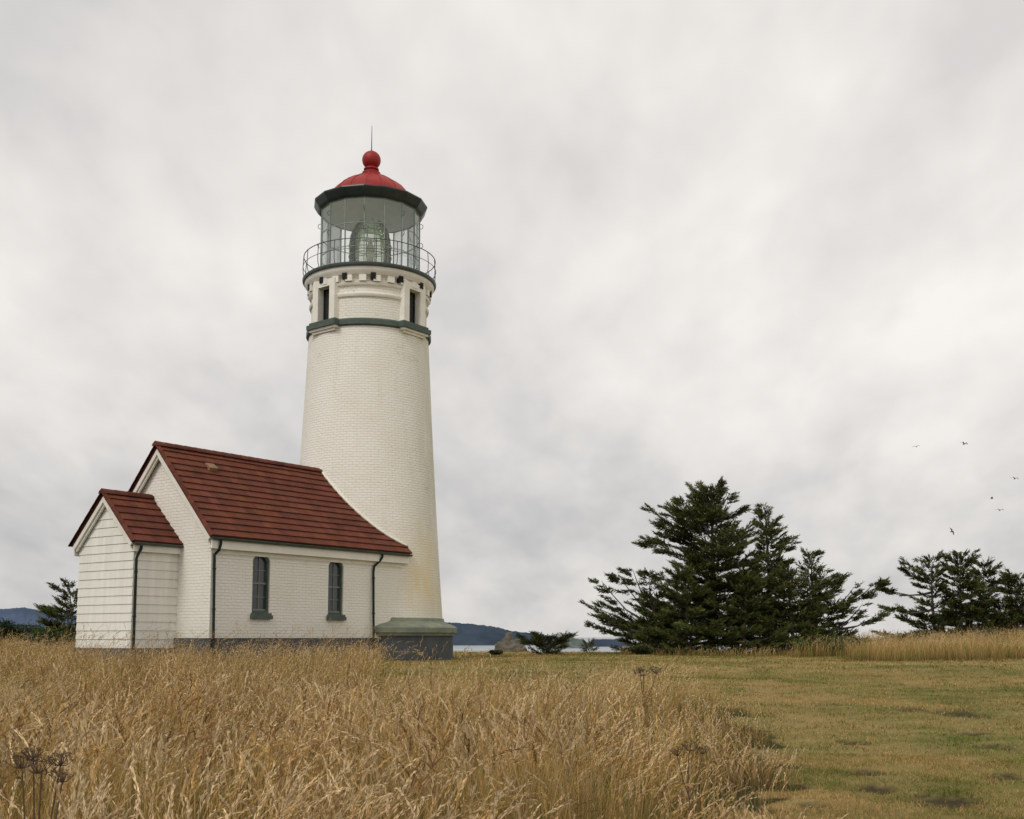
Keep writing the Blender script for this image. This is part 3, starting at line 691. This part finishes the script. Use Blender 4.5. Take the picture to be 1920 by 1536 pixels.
def lawn(n,y0,y1,h0,h1,wm):
    x,y=sample(n,y0,y1,-.22,.50); keep=(~tallmask(x,y))&(~in_building(x,y))&(y<58); 
    if y0>30: keep&=~m3(x,y)
    dt=dirt(x,y); keep&=(RNG.uniform(0,1,n)>dt*.97); x,y=x[keep],y[keep]; n=len(x)
    g1=nz(x,y,1.3,40); g2=nz(x,y,.4,41); g3=nz(x,y,5.,42); k=RNG.uniform(0,1,n)+.45*g1+.28*g2+.25*g3
    col=np.where((k<.47)[:,None],straw*.95,np.where((k<.64)[:,None],brown*1.5,green*1.35))*RNG.uniform(.55,1.2,(n,1))*(1-.15*g1[:,None])
    h=RNG.uniform(h0,h1,n)*(1+.5*g2); base=np.stack([x,y,gz(x,y)-.008],-1)
    lean=RNG.normal(0,.75,(n,2))
    v,f,c,_=blades(base,h,lean,RNG.uniform(.003,.006,n)*wm,col,2,.7,col*1.2); parts.append((v,f,c))
lawn(120000,7.5,14,.02,.07,1.3); lawn(110000,14,28,.025,.075,2.4); lawn(80000,28,58,.03,.09,5)
gather('lawn_grass',parts,M['grass'],'short mown grass turning straw coloured on the right','grass')
# ---------------- conifers ----------------
def foliage(Bs,Be,sag,dens,rng,ndl=.17,ndw=.045,spread=.22,k=6,smin=.2,tint=(.05,.068,.026)):
    L=np.linalg.norm(Be-Bs,axis=1); n=np.maximum(3,(L*dens).astype(int)); bi=np.repeat(np.arange(len(L)),n); m_=len(bi)
    s=rng.uniform(smin,1,m_)**.8; D=(Be-Bs)[bi]; Lb=L[bi]; Dn=D/(Lb[:,None]+1e-9)
    P_=Bs[bi]+D*s[:,None]; P_[:,2]-=sag[bi]*Lb*np.sin(PI*s)
    hor=np.stack([-Dn[:,1],Dn[:,0],0*Dn[:,0]],-1); hor/=np.linalg.norm(hor,axis=1)[:,None]+1e-9
    lt=rng.normal(0,.5,m_); P_+=hor*(lt*(spread*Lb*(1.05-s)+.05))[:,None]; P_[:,2]+=rng.normal(0,.03,m_)+.02
    ax=Dn*.85+hor*(np.sign(lt)*.5)[:,None]+rng.normal(0,.12,(m_,3)); ax[:,2]+=.18; ax/=np.linalg.norm(ax,axis=1)[:,None]
    j=np.arange(k)[None,:]/k; p=P_[:,None,:]+ax[:,None,:]*(j*.26)[...,None]
    d=ax[:,None,:]*1.0+rng.normal(0,.42,(m_,k,3)); d/=np.linalg.norm(d,axis=2)[...,None]
    sd_=np.cross(d,rng.normal(0,1,(m_,k,3))); sd_/=np.linalg.norm(sd_,axis=2)[...,None]+1e-9
    ll=rng.uniform(.6,1.2,(m_,k,1))*ndl
    v=np.stack([p-sd_*ndw*.5,p+sd_*ndw*.5,p+d*ll],2).reshape(-1,3); f=np.arange(m_*k*3).reshape(-1,3)
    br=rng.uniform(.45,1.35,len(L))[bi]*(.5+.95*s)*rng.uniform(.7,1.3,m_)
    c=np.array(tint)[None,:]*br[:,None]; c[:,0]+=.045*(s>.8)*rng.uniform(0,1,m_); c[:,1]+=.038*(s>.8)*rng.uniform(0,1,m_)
    return v,f,np.repeat(c,k*3,0)
def spruce(label,bx,by,H,Rr,nb,seed,wind=0.,limbs=(),group=None,cat='tree',dens=24,name='spruce_tree',lean=0.,ndl=.16,rough=.35,low=.03,tint=(.066,.078,.026),asc=.32,pw=.72):
    rng=np.random.default_rng(seed); bz=float(gz(bx,by))
    root=empty(name,(bx,by,bz),0,label=label,cat=cat,group=group)
    tr=[Vector((lean*H*(t**1.5)+.06*math.sin(5*t+seed),.04*math.cos(4*t+seed),H*t*.985-.15*(t==0))) for t in np.linspace(0,1,9)]
    def tp(t):
        i=min(int(t*8),7); f_=t*8-i; return tr[i].lerp(tr[i+1],f_)
    MB().tube(tr,[max(.012,.026*H*(1-.95*t)) for t in np.linspace(0,1,9)],8).build('trunk',M['bark'],root)
    Bs=[];Be=[];sag=[];br=MB()
    az_l=[rng.uniform(0,2*PI) for _ in range(7)]; am=[rng.uniform(-rough,rough) for _ in range(7)]
    nwh=max(6,int(nb/6.5)); i=0
    for wv in range(nwh):
        tw=low+(.985-low)*((wv+rng.uniform(0,.6))/nwh)**.95; reach=rng.uniform(.62,1.2)
        for j in range(max(3,int(nb/nwh))):
            i+=1; t=min(.99,max(.02,tw+rng.normal(0,.010))); az=i*2.399+rng.normal(0,.35)
            clus=1+sum(a*math.cos(az-z_+t*9) for a,z_ in zip(am[:3],az_l[:3]))
            L=Rr*((1-t)**pw*.98+.045)*reach*rng.uniform(.5,1.15)*clus*(1+wind*math.cos(az))
            L=max(.14,L); p=tp(t); rise=asc*rng.uniform(-.3,1.2)+.75*t**3
            e=p+Vector((math.cos(az)*L,math.sin(az)*L,rise*L)); Bs.append(p);Be.append(e);sag.append(.10)
            if i%2==0 and L>.5: 
                m_=p.lerp(e,.5); m_.z-=.1*L; br.tube([p,m_,p.lerp(e,.95)],[.012*L+.01,.008*L+.006,.004],4,cap=False)
            if L>.8:
                for q_ in range(3):
                    s=rng.uniform(.45,.9); a_=p.lerp(e,s); a_.z-=.1*L*math.sin(PI*s); a2=az+rng.choice([-1,1])*rng.uniform(.5,1.0); l2=L*rng.uniform(.18,.34)
                    Bs.append(a_);Be.append(a_+Vector((math.cos(a2)*l2,math.sin(a2)*l2,rng.uniform(.1,.5)*l2)));sag.append(.03)
    for (t,ex,ey,ez,ns) in limbs:
        p=tp(t); e=Vector((ex,ey,ez)); mid=p.lerp(e,.5); mid.z-=.10*(e-p).length; mid.x+=rng.uniform(-.1,.1)
        q=[p,p.lerp(mid,.5)+Vector((0,0,-.05)),mid,mid.lerp(e,.55)+Vector((0,0,-.04)),e]
        LL=(e-p).length; br.tube(q,[.035+.015*LL,.03+.010*LL,.03,.02,.008],6,cap=False)
        for k_ in range(int(ns*1.2)):
            s=rng.uniform(.45,1.); a_=q[min(int(s*4),3)].lerp(q[min(int(s*4),3)+1],s*4-min(int(s*4),3))
            az=math.atan2(e.y-p.y,e.x-p.x)+rng.normal(0,.8); L=rng.uniform(.3,.72)*(1.15-.5*s)*min(1.3,.5+LL*.3)
            Bs.append(a_);Be.append(a_+Vector((math.cos(az)*L,math.sin(az)*L,rng.uniform(-.02,.25)*L)));sag.append(.05)
    Bs=np.array([tuple(p) for p in Bs]);Be=np.array([tuple(p) for p in Be])
    br.build('branches',M['bark'],root)
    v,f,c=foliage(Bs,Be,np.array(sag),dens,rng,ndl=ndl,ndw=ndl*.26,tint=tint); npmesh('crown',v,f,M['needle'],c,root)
    return root
def bxy(px,Y): return (px-960)/F*Y,Y
def lim(px0,Y,base_py,L):
    return [(t,(px-px0)/F*Y,dy,(base_py-py)/F*Y,ns) for (t,px,py,dy,ns) in L]
GB=1228
Y0=50
x,y=bxy(1335,Y0); spruce('tallest broad dark spruce in the middle of the grove',x,y,7.5,3.4,280,11,0,lim(1335,Y0,GB,[(.93,1350,906,.1,12),(.9,1318,920,.2,8),(.88,1370,928,-.2,7),(.6,1217,1022,.3,12),(.65,1245,988,-.3,12),(.45,1212,1080,-.5,12),(.8,1282,938,0,10),(.8,1398,948,.2,10),(.7,1415,1000,.3,8)]),rough=.28,low=.04,pw=.64)
x,y=bxy(1440,Y0+1.5); spruce('narrow pointed spruce just right of the tallest one',x,y,6.75,2.0,160,12,0,lim(1440,51.5,GB,[(.93,1437,950,0,8),(.85,1455,975,.1,6),(.6,1480,1010,0,8)]),rough=.38)
x,y=bxy(1524,Y0+.5); spruce('small spruce with pointed top on the right side of the grove',x,y,4.6,1.8,100,13,.1,lim(1524,50.5,GB,[(.95,1524,1038,0,6),(.6,1562,1080,.2,8)]),rough=.38)
x,y=bxy(1482,Y0-1.2); spruce('low bushy spruce filling the front of the grove',x,y,3.6,2.1,110,14,.05,(),rough=.38,pw=.6)
x,y=bxy(1228,Y0-.6); spruce('windswept spruce with crooked branches reaching left of the grove',x,y,2.8,1.3,45,15,-.15,lim(1228,49.4,GB,[(.45,1128,1092,.2,11),(.6,1160,1082,-.2,10),(.7,1187,1070,.2,11),(.25,1100,1166,0,12),(.3,1118,1142,.4,9),(.3,1140,1160,-.6,9),(.6,1215,1085,-.3,11),(.2,1180,1190,.5,10)]),rough=.4,low=.06,pw=.5)
x,y=bxy(1560,Y0+.8); spruce('low spruce whose flat branches reach out to the right',x,y,2.3,1.2,45,16,.2,lim(1560,50.8,GB,[(.9,1645,1092,.1,16),(.85,1598,1104,-.2,11),(.5,1650,1152,.3,13),(.5,1610,1135,-.5,9)]),rough=.4,low=.05,pw=.5)
x,y=bxy(1395,Y0-1.8); spruce('dark young spruce at the front foot of the grove',x,y,3.3,2.2,110,17,0,(),rough=.38,pw=.6)
x,y=bxy(1285,Y0-1.4); spruce('dense low spruce at the left foot of the tallest one',x,y,3.6,2.2,115,18,-.1,(),rough=.38,pw=.6)
YR=62
for lab,px,top,Rr,nb,seed,L_ in (
 ('leftmost spruce of the far right clump with branches reaching left',1748,1045,2.1,80,21,[(.6,1657,1104,0,14),(.4,1672,1142,.3,12),(.7,1703,1068,0,12)]),
 ('rounded tallest spruce of the far right clump',1800,1038,2.2,100,22,[(.85,1822,1038,0,8),(.85,1785,1042,.2,8)]),
 ('spruce right of the rounded one in the far right clump',1842,1056,2.1,90,23,[(.7,1882,1080,0,12)]),
 ('rightmost spruce cut by the photo edge',1915,1082,2.2,80,24,[(.7,1880,1102,0,12)]),
 ('low spruce between the last two of the far right clump',1880,1128,1.8,60,25,[])):
    x,y=bxy(px,YR+random.uniform(-1.5,1.5)); Hh=at(px,top,y).z-float(gz(x,y))
    spruce(lab,x,y,Hh,Rr,nb,seed,0,lim(px,y,1195-(float(gz(x,y))-EYE)/y*F,L_),rough=.4,dens=21,ndl=.19,pw=.58)
x,y=bxy(135,50); spruce('dark spruce standing behind the left corner of the porch',x,y,at(0,1096,50).z-float(gz(x,y)),1.6,70,31,-.1,lim(135,50,1215,[(.6,90,1142,0,12),(.8,110,1102,0,8)]),rough=.35)
x,y=bxy(1022,47); spruce('small wind bent conifer bush right of the tower',x,y,.7,.85,40,32,.1,lim(1022,47,1228,[(.5,1062,1190,0,10),(.5,988,1196,0,9),(.6,1012,1186,0,6),(.5,1042,1200,.1,8)]),rough=.5,cat='bush',name='conifer_bush',dens=46,ndl=.11,pw=.4,asc=.6)
x,y=bxy(1103,49); spruce('tiny conifer bush between the tower and the grove',x,y,.5,.3,20,33,.1,(),rough=.3,cat='bush',name='conifer_bush',dens=50,ndl=.1)
def shrub(label,px,Y,w,h,n,seed,tint=(.06,.085,.025)):
    rng=np.random.default_rng(seed); x0,y0=bxy(px,Y); z0=float(gz(x0,y0)); root=empty('leafy_shrub',(x0,y0,z0),0,label=label,cat='shrub')
    st=MB(); tips=[]
    for k in range(14):
        a=rng.uniform(0,2*PI); r_=rng.uniform(.1,1)*w/2; e=Vector((math.cos(a)*r_,math.sin(a)*r_*.7,h*rng.uniform(.55,1)*(1-.5*(r_/(w/2))**2))); tips.append(e)
        st.tube([(0,0,-.05),e*.5+Vector((0,0,.05)),e],[.02,.012,.005],4,cap=False)
    st.build('stems',M['bark'],root)
    T=np.array([tuple(t) for t in tips]); ti=rng.integers(0,len(T),n); s=rng.uniform(.3,1.05,n)
    p=T[ti]*s[:,None]+rng.normal(0,.10,(n,3))*np.array([w*.5,w*.4,h*.6]); p[:,2]=np.abs(p[:,2])
    d=rng.normal(0,1,(n,3)); d[:,2]+=.6; d/=np.linalg.norm(d,axis=1)[:,None]; sd_=np.cross(d,rng.normal(0,1,(n,3))); sd_/=np.linalg.norm(sd_,axis=1)[:,None]
    l_=rng.uniform(.05,.11,n)[:,None]; v=np.stack([p,p+d*l_*.5+sd_*l_*.3,p+d*l_,p+d*l_*.5-sd_*l_*.3],1).reshape(-1,3)
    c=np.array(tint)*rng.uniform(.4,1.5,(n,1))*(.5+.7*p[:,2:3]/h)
    npmesh('leaves',v,np.arange(n*4).reshape(-1,4),M['leaf'],np.repeat(c,4,0),root)
shrub('green leafy shrub at the right foot of the grove',1530,44.5,2.4,.85,5000,41,(.08,.115,.03))
shrub('low green shrub between the grove and the far right clump',1600,46,2.8,.75,5000,42,(.065,.095,.03))
shrub('olive shrub under the far right clump',1690,55,3.4,.9,5000,43,(.065,.08,.025))
shrub('low shrub at the far right photo edge',1850,56,3.4,.8,4500,44,(.055,.07,.025))
shrub('small shrub at the left foot of the grove',1205,46,1.6,.40,2500,45,(.07,.08,.03))
shrub('broad dark shrub at the left photo edge',20,44,3.2,1.2,7000,46,(.03,.045,.02))
shrub('dark leafy shrub between the left edge and the porch',95,42,2.2,1.05,6000,47,(.06,.09,.03))
shrub('olive shrub beside the sea rock',932,46,.9,.2,1200,48,(.09,.09,.03))
# rock
x,y=bxy(962,88); mb=MB(); n=64; m_=26; vs=[]
for j in range(m_+1):
    for i in range(n):
        a=2*PI*i/n; t=j/m_; rr=1.55*(1-t**2.6*.95); p=Vector((rr*math.cos(a),rr*.8*math.sin(a),2.4*t-.35*math.cos(a)*t))
        q=mnoise.fractal(p*1.1+Vector((3,1,7)),1.,2.1,5)+.5*abs(mnoise.noise(p*2.3)); nn=Vector((math.cos(a),math.sin(a),.5+t)).normalized(); vs.append(p+nn*q*.42)
fs=[(j*n+i,j*n+(i+1)%n,(j+1)*n+(i+1)%n,(j+1)*n+i) for j in range(m_) for i in range(n)]+[tuple(m_*n+i for i in range(n))]
mb.add(vs,fs); o=mb.build('sea_rock',M['rock']); o.location=(x,y,at(966,1190,88).z-2.5); tag(o,'rugged brown rock between the tower base and the conifer bush','rock')
# ---------------- dried umbel plants ----------------
def umbel(label,px,py_top,Y,heads_,mat,scale=1.,seed=1):
    rng=random.Random(seed); top=at(px,py_top,Y); z0=float(gz(top.x,Y)); H=top.z-z0
    root=empty('dried_umbel_plant',(top.x,Y,z0),0,label=label,cat='plant')
    st=MB().tube([(0,0,0),(.02,0,H*.35),(-.01,.01,H*.7),(0,0,H)],[.006*scale,.005*scale,.004*scale,.003*scale],6)
    hd=[]
    for (dx,dz,r_) in heads_:
        e=Vector((dx,rng.uniform(-.04,.04),H+dz)); 
        if abs(dx)>.01: st.tube([(0,0,H*.62),(dx*.55,0,H*.62+(H*.38+dz)*.45),e],[.004*scale,.0035*scale,.0025*scale],5)
        hd.append((e,r_))
    st.build('stalk',mat,root)
    for e,r_ in hd:
        mb=MB(); tl_=Vector((rng.uniform(-.5,.5),rng.uniform(-.5,.5),0))*r_
        for k in range(16):
            a=k*2.4+rng.uniform(-.3,.3); q=math.sqrt((k+.5)/16)*rng.uniform(.75,1.15); tip=e+tl_*.4+Vector((math.cos(a)*r_*q,math.sin(a)*r_*q,r_*(.75-.4*q*q)+rng.uniform(-.2,.15)*r_))
            mb.tube([e,e.lerp(tip,.5)+Vector((0,0,-.008)),tip],[.002*scale,.0014*scale,.0012*scale],4)
            for j in range(8):
                t2=tip+Vector((rng.uniform(-1,1),rng.uniform(-1,1),rng.uniform(-.2,.9)))*r_*.17
                mb.tube([tip,t2],[.0009*scale,.0009*scale],3,cap=False)
                s_=r_*rng.uniform(.022,.042); mb.tube([t2-Vector((0,0,s_)),t2,t2+Vector((0,0,s_))],[s_*.2,s_,s_*.2],4)
        mb.build('umbel',mat,root)
umbel('large dried umbel plant at the bottom left corner of the photo',78,1448,3.9,[(0,0,.07),(-.08,.01,.055),(.055,.02,.05),(.08,-.03,.045),(-.03,.05,.04)],M['dry'],1.,1)
umbel('dark dried umbel plant rising above the grass below the grove',1207,1268,14,[(0,0,.11),(.16,.03,.10),(-.05,.04,.08)],M['dry'],1.4,2)
umbel('dark dried umbel plant low in the grass right of centre',1292,1408,7.5,[(0,0,.07),(.09,-.02,.06),(-.08,-.03,.06)],M['dry'],1.,3)
# ---------------- birds ----------------
def bird(label,px,py,rz,roll,flap,Y=110,span=.55):
    mb=MB(); mb.tube([(0,-.2,0),(0,-.15,.01),(0,-.05,.015),(0,.08,.0),(0,.2,-.005),(0,.27,0)],[.012,.035,.05,.045,.02,.006],8)
    for s_ in (-1,1):
        a=[(0.03*s_,-.08,.02),(.03*s_,.07,.02),(s_*span*.42,-.11,flap*.22),(s_*span*.42,.03,flap*.22),(s_*span,.02,flap*.10),(s_*span,.07,flap*.10)]
        mb.add(a+[(p[0],p[1],p[2]-.012) for p in a],[(0,2,3,1),(2,4,5,3),(6,7,9,8),(8,9,11,10),(0,6,8,2),(2,8,10,4),(4,10,11,5),(1,3,9,7),(3,5,11,9)])
    o=mb.build('bird',M['bird']); o.location=at(px,py,Y); o.rotation_euler=(R(-8),roll,rz); tag(o,label,'bird',group='birds circling in the sky at right')
bird('largest dark bird gliding highest at right with wings spread',1808,833,.4,.1,1.,120)
bird('small bird left of the highest one in the sky',1718,838,-.5,-.1,.8,160)
bird('bird nearest the right photo edge in the sky',1903,898,.2,.15,.9,140)
bird('bird level between the edge bird and the lower pair',1860,935,1.0,-.1,1.,150)
bird('bird gliding just below the middle of the flock',1875,957,.1,0,.7,140)
bird('lowest bird of the flock banking above the right trees',1785,997,.7,.75,.5,120)
# ---------------- camera ----------------
cd=bpy.data.cameras.new('camera'); cam=bpy.data.objects.new('camera',cd); COL.objects.link(cam); S.camera=cam
cam.location=(0,0,EYE); cam.rotation_euler=(PI/2+PITCH,0,0); cd.sensor_width=36; cd.sensor_fit='HORIZONTAL'; cd.lens=F/1920*36
cd.shift_y=(CY-768)/1920; cd.clip_start=.05; cd.clip_end=400000
S.view_settings.view_transform='Standard'; S.view_settings.look='None'; S.view_settings.exposure=0
